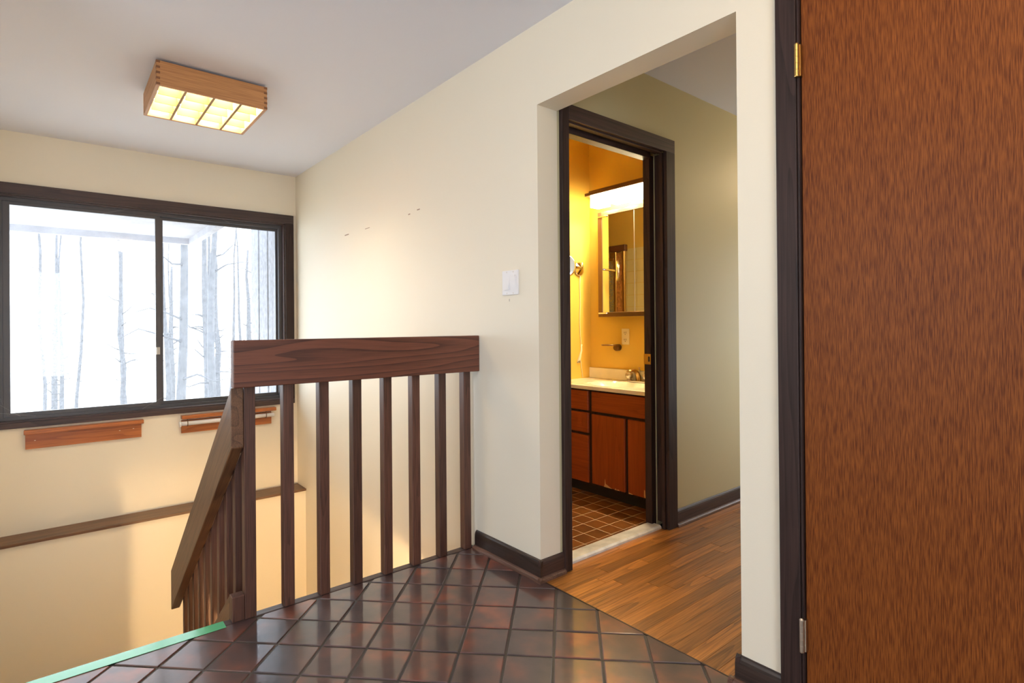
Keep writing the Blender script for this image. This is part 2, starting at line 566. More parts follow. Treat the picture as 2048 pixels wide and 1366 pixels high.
struct(box('ceiling_bath', CEIL, None, (0.8, 3.1, 0.06, BY + 0.1, BZ, BZ + 0.1)), 'bathroom ceiling')

# ------------------------------------------------------------------ landing floor of diagonal quarry tile
fl = struct(box('floor', GROUT, None, (2.60, XB, YB, 0.004, -0.3, -0.0035)), 'landing of diagonal brown quarry tiles')


def clip(poly, nx, ny, d):
    out = []
    for i in range(len(poly)):
        a, b = poly[i], poly[(i + 1) % len(poly)]
        da, db = a[0] * nx + a[1] * ny - d, b[0] * nx + b[1] * ny - d
        if da <= 0:
            out.append(a)
        if (da < 0) != (db < 0) and abs(da - db) > 1e-9:
            t = da / (da - db)
            out.append((a[0] + (b[0] - a[0]) * t, a[1] + (b[1] - a[1]) * t))
    return out


def area(p):
    return 0.5 * abs(sum(p[i][0] * p[(i + 1) % len(p)][1] - p[(i + 1) % len(p)][0] * p[i][1] for i in range(len(p))))


def slab(bm, poly, z0, z1, inset, drop):
    """tile: flat top inset from its edge, softened rim, straight sides"""
    cx = sum(p[0] for p in poly) / len(poly)
    cy = sum(p[1] for p in poly) / len(poly)

    def shr(p):
        d = math.hypot(p[0] - cx, p[1] - cy)
        k = max(0.2, 1 - inset / max(d, 1e-4))
        return (cx + (p[0] - cx) * k, cy + (p[1] - cy) * k)
    T = [bm.verts.new((*shr(p), z1)) for p in poly]
    E_ = [bm.verts.new((*p, z1 - drop)) for p in poly]
    B = [bm.verts.new((*p, z0)) for p in poly]
    n = len(poly)
    bm.faces.new(T)
    for i in range(n):
        j = (i + 1) % n
        bm.faces.new((E_[i], E_[j], T[j], T[i]))
        bm.faces.new((B[i], B[j], E_[j], E_[i]))


PT = 0.1602                                  # tile pitch
TS = PT - 0.0085
LX0, LY0 = 3.004, -0.912                     # a joint crossing
uu, vv = V((math.sqrt(.5), math.sqrt(.5))), V((-math.sqrt(.5), math.sqrt(.5)))
bmf = bmesh.new()
h = TS / 2
slab(bmf, [(-h * math.sqrt(2), 0), (0, -h * math.sqrt(2)), (h * math.sqrt(2), 0), (0, h * math.sqrt(2))], -0.012, 0, 0.004, 0.0022)
full = to_mesh('tile', bmf)
full.materials.append(QUARRY)
cand = []
for i in range(-45, 46):
    for j in range(-45, 46):
        c = V((LX0, LY0)) + uu * (PT * (i + .5)) + vv * (PT * (j + .5))
        if c.x < RX - .12 or c.x > XB or c.y > 0.12 or c.y < YB - .1:
            continue
        s2 = h * math.sqrt(2)
        poly = [(c.x - s2, c.y), (c.x, c.y - s2), (c.x + s2, c.y), (c.x, c.y + s2)]
        q = poly
        for n_ in ((-1, 0, -(RX)), (0, 1, -0.002), (1, 0, XB - .001), (0, -1, -(YB + .001))):
            if q:
                q = clip(q, *n_)
        if len(q) < 3 or area(q) < 2.5e-4:
            continue
        d3 = V((c.x, c.y, 0)) - CAM
        vis = d3.dot(fw) > 0.6 and abs(d3.dot(r2) / d3.dot(fw)) < 1.1
        cand.append((0 if vis else 1, d3.length, c, q, len(q) == 4 and abs(area(q) - TS * TS) < 1e-7))
cand.sort(key=lambda t: (t[0], t[1]))
rest = bmesh.new()
for n_, (vis, d, c, q, isfull) in enumerate(cand):
    if n_ < 290 and not (vis and d > 2.5):
        if isfull:
            o = link('tile', full, None, fl)
        else:
            b_ = bmesh.new()
            slab(b_, [(p[0] - c.x, p[1] - c.y) for p in q], -0.012, 0, 0.003, 0.0022)
            o = link('tile', to_mesh('tile', b_), QUARRY, fl)
        o.location = (c.x, c.y, random.uniform(-0.0006, 0.0006))
        o.rotation_euler = (random.uniform(-.0025, .0025), random.uniform(-.0025, .0025), random.uniform(-.006, .006))
    else:
        slab(rest, q, -0.012, 0, 0.003, 0.0022)
ro = link('tile_field', to_mesh('tile_field', rest), QUARRY, fl)
ro['kind'] = 'stuff'

# nosing along the stair edge
struct(box('trim_1', TRIMY, None, (2.604, RX - 0.003, YS, 0, -0.04, 0.001), 0.003), 'dark nosing strip along the edge of the tiles')
tp = box('edge_tape', TAPE, None, (2.606, RX + 0.012, -2.0, -1.137, 0.0016, 0.0026), org=(2.63, -1.6, 0.0016))
tag(tp, 'strip of green tape along the top stair edge', 'tape')

# ------------------------------------------------------------------ hall floor of oak strips
fh = struct(box('floor_hall', GROUT, None, (2.98, HX, 0.002, 4.42, -0.3, -0.012)), 'hall floor of brown oak strips')
SW = 0.0572
x = OPX0 - 0.03
while x < HX - .002:
    y = -0.001
    y -= random.uniform(0, 0.6)
    while y < 4.4:
        Lp = random.uniform(0.28, 1.15)
        a, b_ = max(y, 0.0035), min(y + Lp, 4.4)
        x1 = min(x + SW, HX)
        if b_ - a > 0.02:
            bm = bmesh.new()
            cx, cy = (x + x1) / 2, (a + b_) / 2
            slab(bm, [(x + .0004 - cx, a + .0004 - cy), (x1 - .0004 - cx, a + .0004 - cy), (x1 - .0004 - cx, b_ - .0004 - cy), (x + .0004 - cx, b_ - .0004 - cy)], -0.012, 0, 0.001, 0.0006)
            o = link('plank', to_mesh('plank', bm), PLANK, fh)
            o.location = (cx, cy, -0.0004)
        y += Lp
    x += SW
struct(box('trim_2', TRIMX, None, (OPX0 + .012, OPX1 - .012, -0.002, 0.0035, -0.011, 0.0006)), 'thin dark joint between tile and oak floor')

# ------------------------------------------------------------------ bathroom floor
fb = struct(box('floor_bath', BGROUT, None, (0.9, 3.03, WT, BY, -0.3, -0.0012)), 'bathroom floor of small square brown tiles')
PB = 0.102
bmb = bmesh.new()
hb = (PB - 0.004) / 2
slab(bmb, [(-hb, -hb), (hb, -hb), (hb, hb), (-hb, hb)], -0.008, 0, 0.0015, 0.0008)
bt = to_mesh('tile', bmb)
bt.materials.append(BTILE)
rest = bmesh.new()
for i in range(-20, 4):
    for j in range(-7, 8):
        cx, cy = 2.775 + PB * (i + .5), 0.744 + PB * (j + .5)
        q = [(cx - hb, cy - hb), (cx + hb, cy - hb), (cx + hb, cy + hb), (cx - hb, cy + hb)]
        for n_ in ((-1, 0, -0.902), (1, 0, 3.03), (0, -1, -(WT + .008)), (0, 1, BY - .002)):
            if q:
                q = clip(q, *n_)
        if len(q) < 3 or area(q) < 2e-4:
            continue
        if cx > 2.1 and cy < 1.2:
            if abs(area(q) - 4 * hb * hb) < 1e-7:
                o = link('tile', bt, None, fb)
            else:
                b_ = bmesh.new()
                slab(b_, [(p[0] - cx, p[1] - cy) for p in q], -0.008, 0, 0.001, 0.0008)
                o = link('tile', to_mesh('tile', b_), BTILE, fb)
            o.location = (cx, cy, 0)
        else:
            slab(rest, q, -0.008, 0, 0.001, 0.0008)
ro = link('tile_field', to_mesh('tile_field', rest), BTILE, fb)
ro['kind'] = 'stuff'


# ------------------------------------------------------------------ baseboards
BH = 0.088


def baseboard(name, axis, wallpos, sign, a0, a1, label, mt, e0=0.0, e1=0.0):
    """board with a rounded top against a wall face; sign points into the room"""
    prof = [(0, 0.0), (0.0145, 0.0), (0.0145, 0.055), (0.0135, 0.068), (0.011, 0.078), (0.007, 0.085), (0.003, BH), (0, BH)]
    pr = [(wallpos + sign * p[0], p[1]) for p in prof]
    o = struct(prism(name, mt, None, pr, axis, a0, a1), label)
    q = [(0.0145, 0.0), (0.031, 0.0), (0.0305, 0.006), (0.028, 0.0115), (0.024, 0.0155), (0.019, 0.018), (0.0145, 0.019)]
    s = prism('shoe_molding', SHOE, o, [(wallpos + sign * p[0], p[1]) for p in q], axis, a0 - e0, a1 + e1)
    return o


SHOE = wood('shoe_wood', (0.06, 0.03, 0.02), (0.17, 0.085, 0.06), 'x', 0.3, ring=6, ringmix=0.3)
baseboard('baseboard_right', 'x', 0.0, -1, RX + 0.012, OPX0 + 0.0147, 'dark baseboard between railing and passage', TRIMX, 0, 0.0163)
baseboard('baseboard_passage', 'y', OPX0, 1, -0.0138, 0.1305, 'short dark baseboard in the passage reveal', TRIMY, 0.0168)
baseboard('baseboard_right_end', 'x', 0.0, -1, OPX1 - 0.0147, 4.1675, 'short dark baseboard beside the closet door casing', TRIMX, 0.0163)
baseboard('baseboard_passage_right', 'y', OPX1, -1, -0.0138, 0.119, 'dark baseboard on the right passage reveal', TRIMY, 0.0168)
baseboard('baseboard_hall', 'y', OPX0, 1, 0.99, 4.4, 'dark baseboard along the sage hall wall', TRIMY)

# ------------------------------------------------------------------ ledge on the lower wall
struct(box('trim_3', LEDGE, None, (0.0, 0.218, YS, 0.0, -0.262, -0.244), 0.002), 'brown wooden ledge capping the lower wall')

# ------------------------------------------------------------------ window
w1 = sroot('window_1', (0, -1.0, 0.46), 'wide sliding window with dark brown casing and bright winter woods outside')
box('casing', TRIMY, w1, (0.0, 0.019, -1.992, -0.024, 1.998, 2.072), 0.002)
box('casing', TRIMY, w1, (0.0, 0.019, -1.992, -0.024, 0.455, 0.492), 0.002)
box('casing', TRIM, w1, (0.0, 0.019, -0.091, -0.024, 0.492, 1.998), 0.002)
box('casing', TRIM, w1, (0.0, 0.019, -1.992, -1.925, 0.492, 1.998), 0.002)
boxes('jamb', TRIMY, w1, [(-0.16, 0.0, -1.925, -1.913, 0.492, 1.998), (-0.16, 0.0, -0.103, -0.091, 0.492, 1.998),
                          (-0.16, 0.004, -1.925, -0.091, 0.482, 0.502), (-0.16, 0.0, -1.925, -0.091, 1.986, 1.998)])
boxes('frame', ALU, w1, [(-0.125, -0.05, -1.913, -1.885, 0.502, 1.986), (-0.125, -0.05, -0.131, -0.103, 0.502, 1.986),
                         (-0.125, -0.05, -1.885, -0.131, 0.502, 0.522), (-0.125, -0.05, -1.885, -0.131, 1.962, 1.986)])


def sash(x0, x1, y0, y1, wl, wr_, zt=1.962, zb=0.522, wt=0.022, wb=0.027):
    s = boxes('sash', ALU, w1, [(x0, x1, y0, y0 + wl, zb, zt), (x0, x1, y1 - wr_, y1, zb, zt),
                                (x0, x1, y0 + wl, y1 - wr_, zb, zb + wb), (x0, x1, y0 + wl, y1 - wr_, zt - wt, zt)])
    xm = (x0 + x1) / 2
    box('pane', GLASS, s, (xm - 0.0008, xm + 0.0008, y0 + wl, y1 - wr_, zb + wb, zt - wt))
    return s


sl = sash(-0.084, -0.060, -1.885, -0.998, 0.036, 0.030)
sr = sash(-0.114, -0.090, -1.02, -0.131, 0.044, 0.016)
boxes('latch', STEEL, sl, [(-0.060, -0.047, -1.027, -1.003, 0.91, 0.965), (-0.047, -0.040, -1.02, -1.011, 0.925, 0.95)])
bmw = bmesh.new()                                  # cobweb strands in the corners
for a, b_ in (((-0.01, -1.90, 0.56), (-0.05, -1.72, 0.52)), ((-0.01, -1.905, 0.62), (-0.05, -1.80, 0.525)), ((-0.005, -1.91, 0.70), (-0.05, -1.86, 0.53)),
              ((-0.01, -1.2, 1.985), (-0.05, -1.35, 1.94)), ((0.0, -0.6, 1.995), (-0.06, -0.50, 1.96)), ((-0.03, -1.12, 0.51), (-0.05, -0.99, 0.58))):
    a, b_ = V(a), V(b_)
    for dz in (0, 0.0006):
        pass
    o_ = V((0, 0, 0.0005))
    bmw.faces.new([bmw.verts.new(p) for p in (a, b_, b_ + o_, a + o_)])
finish('cobweb', bmw, WHITE, w1)

# outside: eave, side wall of the house, ground, bare woods
ev = struct(boxes('roof_eave', SOFFIT, None, [(-1.80, -0.16, -4.0, -0.52, 2.06, 2.10), (-1.86, -1.80, -4.0, -0.46, 2.0, 2.28), (-1.80, -0.16, -0.52, -0.46, 2.0, 2.28)]),
            'weathered roof eave above the window outside')
wo = struct(box('wall_outside', SIDING, None, (-1.03, -0.16, -0.085, 0.1, LOW, 2.4)), 'grey board wall outside right of the window')
for k in range(6):
    box('board', SIDING, wo, (-1.03 + k * 0.145, -1.03 + k * 0.145 + 0.128, -0.103 - 0.006 * (k % 2), -0.085, LOW, 2.4), 0.004)
bm = bmesh.new()
gx = [-1.0 - 2.6 * i for i in range(16)]
gy = [-22 + 3.0 * j for j in range(16)]
gv = [[bm.verts.new((a, b_, -2.9 - 0.05 * abs(a) + random.uniform(-.15, .15))) for b_ in gy] for a in gx]
for i in range(15):
    for j in range(15):
        bm.faces.new((gv[i][j], gv[i + 1][j], gv[i + 1][j + 1], gv[i][j + 1]))
struct(finish('ground_outside', bm, LEAF, None), 'pale leaf covered ground of the woods outside')

# viewing directions that the window frames, so that the woods stand where they can be seen
rng = random.Random(21)
spots = []
for k in range(4000):
    if len(spots) >= 30:
        break
    dist = rng.uniform(4.5, 34)
    ang = math.radians(rng.uniform(-1.5, 24))
    c_ = (-dist, -1.62 + (dist + 4.9) * math.tan(ang), dist)
    if all(math.hypot(c_[0] - q[0], c_[1] - q[1]) > 2.05 for q in spots):
        spots.append(c_)
for k, (tx, ty, dist) in enumerate(spots):
    gz = -2.9 - 0.05 * abs(tx) - 0.2
    t = thing('bare_tree', 'bare pale tree trunk in the woods outside the window', 'tree', (tx, ty, gz), 'bare trees outside the window')
    hgt = rng.uniform(9, 13)
    r0 = rng.choice((0.05, 0.07, 0.09, 0.13)) * (0.5 + dist / 24)
    lx, ly = rng.uniform(-.2, .2), rng.uniform(-.3, .3)
    pts = [(tx + lx * f + rng.uniform(-.05, .05), ty + ly * f + rng.uniform(-.06, .06), gz + hgt * f) for f in (0, .15, .3, .42, .55, .7, .85, 1)]
    tube('trunk', BARK, t, pts, [r0 * (1 - .75 * f) for f in (0, .15, .3, .42, .55, .7, .85, 1)], 7)
    for q in range(rng.randint(5, 9)):
        zz = rng.uniform(2.6, 6.2)
        f = zz / hgt
        s = V((tx + lx * f, ty + ly * f, gz + zz))
        dr = V((rng.uniform(-.4, .4), rng.choice((-1, 1)) * rng.uniform(.6, 1), rng.uniform(-.1, .6))).normalized()
        Lb = rng.uniform(0.45, 0.8)
        bp_ = [s, s + dr * Lb * .35 + V((0, 0, rng.uniform(-.05, .1))), s + dr * Lb * .7 + V((0, 0, rng.uniform(-.1, .2))), s + dr * Lb]
        tube('branch', BARK, t, bp_, [r0 * .22, r0 * .17, r0 * .11, 0.006], 5)

# ------------------------------------------------------------------ stair railing
SL = 0.8025
rl = thing('stair_railing', 'dark stained oak stair railing with square balusters and sloping lower rail', 'railing', (2.63, -1.05, 0))
box('top_rail', OAKY, rl, (2.649, 2.693, -1.114, 0.0, 0.881, 1.057), 0.003)
bw = 0.0205
for k in range(8):
    yc = -1.049 + (1.004 / 7) * k
    o = box('baluster', OAKZ, rl, (2.607, 2.6485, yc - bw, yc + bw, 0.0015, 0.985 if k else 1.04), 0.0025)
X1 = 1.215


def zt(x):
    return 0.873 - SL * (2.65 - x)


def along_slope(o):
    """turn the object's own axes so that the grain follows the slope"""
    th = -math.atan(SL)
    o.data.transform(Matrix.Rotation(-th, 4, 'Y'))
    o.rotation_euler = (0, th, 0)


sr_ = prism('sloping_rail', OAKX, rl, [(2.6488, 0.8805), (X1, zt(X1)), (X1, zt(X1) - 0.225), (2.6488, 0.8805 - 0.228)], 'y', -1.114, -1.0705, 0.003)
along_slope(sr_)
# the top of the sloping rail tucks under the level rail; balusters stand behind it, on the stringer
for k in range(1, 10):
    xc = 2.628 - 0.1447 * k
    zb = -0.30 - SL * (2.65 - xc)
    prism('baluster', OAKZ, rl, [(xc - bw, zt(xc - bw) - .03), (xc - bw, zb), (xc + bw, zb), (xc + bw, zt(xc + bw) - .03)], 'y', -1.0695, -1.0285, 0.002)
box('newel_block', OAKZ, rl, (2.6035, 2.6475, -1.114, -1.0705, 0.0025, 0.096), 0.002)
along_slope(prism('stringer', OAKX, rl, [(2.6025, 0.088), (1.10, 0.088 - SL * 1.5), (1.10, -0.32 - SL * 1.5), (2.6025, -0.32)], 'y', -1.114, -1.0705))

# stairs down (behind the edge, out of the picture)
st = sroot('floor_stairs', (2.6, -1.6, 0), 'wooden stair going down to a turn')
RS, TR = 0.19, 0.237
for k in range(1, 8):
    zt_ = -RS * k
    x1_ = 2.6 - TR * (k - 1)
    if k < 7:
        box('tread', OAKY, st, (x1_ - TR - 0.02, x1_ - .002, YS + .002, -1.117, zt_ - 0.03, zt_))
    box('riser', PAINT, st, (x1_ - 0.018, x1_ - 0.003, YS + .002, -1.117, zt_ - (0 if k == 7 else 0), zt_ + RS - 0.031 if k > 1 else zt_ + RS - .042))
box('half_landing', CONC, st, (0.201, 2.6 - TR * 6 - .02, YS + .002, -0.002, -RS * 7 - 0.12, -RS * 7))
for k in range(1, 8):
    zt_ = -RS * 7 - RS * k
    x0_ = 1.16 + TR * (k - 1)
    if k < 7:
        box('tread', OAKY, st, (x0_, x0_ + TR, -1.0, -0.002, zt_ - 0.03, zt_))
struct(box('floor_lower', CONC, None, (0, 4.6, YS, 0, LOW - .1, LOW)), 'lower level floor')
lw = thing('ceiling_light', 'round lamp under the landing of the lower level', 'lamp', (3.3, -0.7, -0.31))
lathe('base', WHITE, lw, [(0.09, 0.01), (0.09, -0.02)], (3.3, -0.7, -0.31))
lathe('bulb', LOWE, lw, [(0.02, -0.021), (0.07, -0.05), (0.08, -0.08), (0.06, -0.12), (0.01, -0.14)], (3.3, -0.7, -0.31), n=12)


# ------------------------------------------------------------------ square wooden ceiling light
def grid_lamp(x0, x1, y0, y1, z0, z1, bulb, label):
    t = thing('ceiling_light', label, 'ceiling light', ((x0 + x1) / 2, (y0 + y1) / 2, z0))
    T = 0.016
    box('frame_side', LAMPWY, t, (x1 - T, x1, y0, y1, z0, z1), 0.0015)
    box('frame_side', LAMPWY, t, (x0, x0 + T, y0, y1, z0, z1), 0.0015)
    box('frame_side', LAMPWX, t, (x0 + T, x1 - T, y0, y0 + T, z0, z1))
    box('frame_side', LAMPWX, t, (x0 + T, x1 - T, y1 - T, y1, z0, z1))
    nj = 9
    for ys in (y0, y1):
        jb = []
        for k in range(0, nj, 2):
            zz = z0 + (z1 - z0) * k / nj
            ya, yb = (ys - .0006, ys + T) if ys == y0 else (ys - T, ys + .0006)
            jb.append((x1 - T, x1 + 0.0006, ya, yb, zz + .0015, zz + (z1 - z0) / nj))
        boxes('finger_joint', JOINT, t, jb)
    for k in range(1, 4):
        yy = y0 + (y1 - y0) * k / 4
        box('slat', LAMPIN, t, (x0 + T, x1 - T, yy - .006, yy + .006, z0 + .001, z0 + 0.056))
    for k in range(1, 4):
        xx = x0 + (x1 - x0) * k / 4
        boxes('slat', LAMPIN, t, [(xx - .003, xx + .003, y0 + T + (y1 - y0 - 2 * T) * a / 4 + .0065, y0 + T + (y1 - y0 - 2 * T) * (a + 1) / 4 - .0065, z0 + .001, z0 + 0.056) for a in range(4)])
    box('reflector', LAMPIN, t, (x0 + T, x1 - T, y0 + T, y1 - T, z1 - .012, z1 - .006))
    box('mounting_plate', BLACK, t, (x0 + .04, x1 - .04, y0 + .04, y1 - .04, z1 - .006, CZ))
    box('diffuser', bulb, t, (x0 + T, x1 - T, y0 + T, y1 - T, z0 + .068, z0 + .074))
    return t


grid_lamp(1.262, 1.764, -1.236, -0.728, 2.283, 2.403, LAMPE, 'square wooden box ceiling light with glowing four by four lattice')
fg = thing('ceiling_light', 'round glass globe light on the foyer ceiling above the viewer', 'ceiling light', (4.85, -0.85, CZ))
lathe('base', WHITE, fg, [(0.08, 0.0), (0.08, -0.03)], (4.85, -0.85, CZ))
lathe('globe', FOYE, fg, [(0.05, -0.031), (0.10, -0.06), (0.11, -0.10), (0.09, -0.15), (0.02, -0.17)], (4.85, -0.85, CZ), n=16)

hl = thing('ceiling_light', 'round glass globe light on the hall ceiling out of view', 'ceiling light', (3.62, 2.9, CZ))
lathe('base', WHITE, hl, [(0.10, 0.0), (0.10, -0.03)], (3.62, 2.9, CZ))
lathe('globe', HALLE, hl, [(0.05, -0.031), (0.11, -0.06), (0.12, -0.10), (0.09, -0.15), (0.02, -0.17)], (3.62, 2.9, CZ), n=14)

# ------------------------------------------------------------------ little shelves under the window
s1 = thing('wall_shelf', 'plain orange oak wall bracket under the left window pane', 'shelf', (0, -1.45, 0.31), 'oak brackets under the window')
box('back_board', ORANGE, s1, (0.0005, 0.018, -1.774, -1.131, 0.310, 0.412), 0.001)
box('top_board', ORANGE, s1, (0.0005, 0.062, -1.780, -1.120, 0.4125, 0.4395), 0.002)
for yy, zz in ((-1.725, 0.365), (-1.262, 0.372), (-1.18, 0.377)):
    box('screw_hole', IVORY, s1, (0.018, 0.0195, yy - .004, yy + .004, zz - .002, zz + .002))
s2 = thing('wall_shelf', 'orange oak wall bracket holding a white roller rod behind the railing', 'shelf', (0, -0.53, 0.31), 'oak brackets under the window')
box('back_board', ORANGE, s2, (0.0005, 0.018, -0.876, -0.218, 0.302, 0.4), 0.001)
box('top_board', ORANGE, s2, (0.0005, 0.062, -0.878, -0.19, 0.4125, 0.4395), 0.002)
tube('roller_rod', WHITE, s2, [(0.042, -0.885, 0.378), (0.042, -0.205, 0.378)], 0.0165, 14)
lathe('rod_end', WHITE, s2, [(0.021, -0.006), (0.021, 0.006)], (0.042, -0.888, 0.374), 'y')
for yy in (-0.84, -0.27):
    tube('hook', BRONZE, s2, [(0.045, yy, 0.412), (0.066, yy, 0.395), (0.066, yy, 0.37), (0.045, yy, 0.357)], 0.003, 6)

# ------------------------------------------------------------------ light switch and wall marks
sw = thing('light_switch', 'white double rocker light switch plate on the cream wall', 'switch', (2.944, 0, 1.245))
box('plate', WHITE, sw, (2.886, 3.001, -0.007, -0.0003, 1.245, 1.358), 0.003, seg=2)
for k, xc in enumerate((2.921, 2.967)):
    tl = 0.003 if k == 0 else -0.003
    prism('rocker', WHITE, sw, [(-0.0055, 1.269), (-0.0095 - tl, 1.269), (-0.0085, 1.302), (-0.0095 + tl, 1.335), (-0.0055, 1.335)], 'x', xc - .0165, xc + .0165)
for xc in (2.921, 2.967):
    for zz in (1.253, 1.350):
        box('screw', STEEL, sw, (xc - .0012, xc + .0012, -.0076, -.006, zz - .003, zz + .003))
for xx, zz, hw, hh in ((1.09, 1.768, .035, .0035), (1.43, 1.767, .035, .002), (2.0, 1.769, .012, .003), (2.108, 1.779, .016, .003)):
    box('wall_scuff', mat('scuff', (0.36, 0.25, 0.18), 0.8), wr, (xx - hw, xx + hw, -0.0006, 0.0005, zz - hh, zz + hh))
box('wall_scuff', mat('scuff_grey', (0.5, 0.45, 0.38), 0.8), wr, (2.928, 2.932, -0.0006, 0.0005, 1.216, 1.228))

# ------------------------------------------------------------------ closet door
d1 = sroot('door_1', (4.5, 0, 0), 'reddish brown lauan closet door in dark casing')
box('casing', TRIM, d1, (4.168, 4.2245, -0.018, -0.0003, 0.0, 2.105), 0.002)
box('casing', TRIM, d1, (DX1 + .002, DX1 + 0.06, -0.018, -0.0003, 0.0, 2.105), 0.002)
box('casing', TRIMX, d1, (4.2248, DX1 + .0015, -0.018, -0.0003, 2.05, 2.105), 0.002)
boxes('jamb', TRIM, d1, [(DX0 + .0004, DX0 + .006, -0.012, WT, 0.0, DZ), (DX1 - .006, DX1 - .0004, -0.004, WT, 0, DZ), (DX0 + .006, DX1 - .006, 0.045, WT, 0, DZ)])
sb = box('slab', DOORW, d1, (DX0 + 0.0085, DX1 - 0.0085, -0.004, 0.032, 0.006, DZ - .004), 0.0015)
for zc, mt_ in ((1.835, BRASS), (0.234, STEEL)):
    hg = lathe('hinge', mt_, d1, [(0.0058, -0.046), (0.0064, -0.044), (0.0064, -.0278), (0.0059, -.0272), (0.0064, -.0266), (0.0064, -.0095), (0.0059, -.009), (0.0064, -.0085),
                                 (0.0064, .0085), (0.0059, .009), (0.0064, .0095), (0.0064, .0266), (0.0059, .0272), (0.0064, .0278), (0.0064, .044), (0.0058, .046), (.003, .049)], (DX0 + .0035, -0.0215, zc), n=14)
    for p_ in hg.data.polygons:
        p_.use_smooth = False
    box('leaf', mt_, hg, (DX0 + .0045, DX0 + 0.0125, -0.017, -0.0045, zc - .044, zc + .044))
kb = lathe('knob', BRASS, d1, [(0.03, 0), (0.03, -.006), (0.012, -.01), (0.012, -.03), (0.026, -.04), (0.028, -.055), (0.015, -.066)], (DX1 - 0.07, -0.0045, 0.95), 'y')

# ------------------------------------------------------------------ bathroom pocket doorway
d2 = sroot('door_2', (3.1, 0.55, 0), 'dark espresso pocket doorway leading into the lit bathroom')
CF = 3.151
box('casing', TRIM, d2, (OPX0 + .0003, CF, 0.131, 0.176, 0.0, 2.105), 0.0015)
box('casing', TRIM, d2, (OPX0 + .0003, CF, 0.916, 0.993, 0.0, 2.035), 0.0015)
box('casing', TRIMY, d2, (OPX0 + .0003, CF, 0.1763, 0.993, 2.0352, 2.105), 0.0015)
# left jamb, head with track slot, split pocket jamb
box('jamb', TRIM, d2, (3.028, OPX0, 0.176, 0.1895, 0.0, 2.045), 0.001)
box('jamb', TRIM, d2, (3.111, OPX0, 0.905, 0.9245, 0.0, 2.03), 0.001)
box('jamb', TRIM, d2, (3.018, 3.060, 0.885, 0.9245, 0.0, 2.03), 0.001)
box('head_jamb', TRIMY, d2, (3.102, OPX0, 0.1897, 0.9045, 2.028, 2.0448), 0.001)
box('head_jamb', TRIMY, d2, (3.018, 3.070, 0.1897, 0.8848, 2.010, 2.0448), 0.001)
box('track', BLACK, d2, (3.070, 3.102, 0.1897, 0.9245, 2.040, 2.0448))
box('pocket_door', TRIM, d2, (3.067, 3.101, 0.926, 1.70, 0.03, 2.03))
sk = boxes('strike_plate', BRASS, d2, [(3.017, 3.0615, 0.8828, 0.885, 0.887, 0.944), (3.016, 3.0182, 0.8828, 0.90, 0.887, 0.944)])
box('latch_hole', BLACK, sk, (3.045, 3.056, 0.8822, 0.8832, 0.902, 0.930))
prism('threshold', MARBLE, d2, [(3.022, 0.0), (3.022, 0.012), (3.030, 0.0185), (3.098, 0.0185), (3.106, 0.011), (3.106, 0.0)], 'y', 0.1897, 0.9045)

# ------------------------------------------------------------------ vanity
vx1 = 3.018
vc = thing('vanity_cabinet', 'worn brown bathroom vanity cabinet with flat doors and drawers', 'cabinet', (2.55, 1.25, 0))
box('toe_kick', BLACK, vc, (BX + .002, vx1, 1.103, BY - .004, 0.0005, 0.066))
boxes('body', TRIM, vc, [(BX + .002, BX + .02, 1.086, BY - .004, 0.066, 0.688), (vx1 - .018, vx1, 1.086, BY - .004, 0.066, 0.688),
                         (BX + .02, vx1 - .018, 1.086, BY - .004, 0.066, 0.08), (BX + .02, vx1 - .018, BY - .012, BY - .004, 0.08, 0.688)])
box('face_frame', TRIM, vc, (BX + .002, vx1, 1.068, 1.086, 0.066, 0.688))
FY0, FY1 = 1.050, 1.0678
for z0, z1 in ((0.550, 0.677), (0.404, 0.534), (0.080, 0.386)):
    box('drawer', VANX, vc, (2.095, 2.442, FY0, FY1, z0, z1), 0.002)
box('false_front', VANX, vc, (2.473, 3.005, FY0, FY1, 0.549, 0.677), 0.002)
dA = box('door', VANW, vc, (2.473, 2.740, FY0, FY1, 0.084, 0.531), 0.002)
dB = box('door', VANW, vc, (2.765, 3.005, FY0, FY1, 0.084, 0.531), 0.002)
for par, chips in ((dA, ([(2.575, .084), (2.58, .10), (2.583, .135), (2.588, .104), (2.61, .096), (2.622, .09), (2.640, .084)], [(2.66, .084), (2.668, .094), (2.676, .086), (2.69, .092), (2.70, .084)])),
                   (dB, ([(2.895, .086), (2.89, .13), (2.884, .132), (2.882, .1), (2.885, .086)], [(2.768, .084), (2.772, .092), (2.80, .086), (2.80, .084)]))):
    for pts in chips:
        prism('bare_chip', CHIP, par, pts, 'y', FY0 - .0008, FY0 + .001)
# top with moulded bowl
vt = thing('washbasin', 'cream moulded vanity top with oval basin and backsplash', 'washbasin', (2.55, 1.25, 0.69))
bm = bmesh.new()
NX, NY = 46, 26
tx0, tx1, ty0, ty1, tz = BX + .001, vx1, 1.028, BY - .002, 0.715
G = []
for i in range(NX + 1):
    row = []
    for j in range(NY + 1):
        px, py = tx0 + (tx1 - tx0) * i / NX, ty0 + (ty1 - ty0) * j / NY
        e = math.hypot((px - 2.555) / 0.225, (py - 1.225) / 0.145)
        dz = 0
        if e < 1:
            dz = -0.10 * (1 - e ** 2.6)
        elif e < 1.12:
            dz = 0.003 * math.sin((e - 1) / .12 * math.pi)
        if j == 0:
            dz = -0.003
        row.append(bm.verts.new((px, py, tz + dz)))
    G.append(row)
for i in range(NX):
    for j in range(NY):
        bm.faces.new((G[i][j], G[i + 1][j], G[i + 1][j + 1], G[i][j + 1]))
lowv = []
per = [G[i][0] for i in range(NX + 1)] + [G[NX][j] for j in range(1, NY + 1)] + [G[i][NY] for i in range(NX - 1, -1, -1)] + [G[0][j] for j in range(NY - 1, 0, -1)]
lo_ = [bm.verts.new((p.co.x, p.co.y, 0.6895)) for p in per]
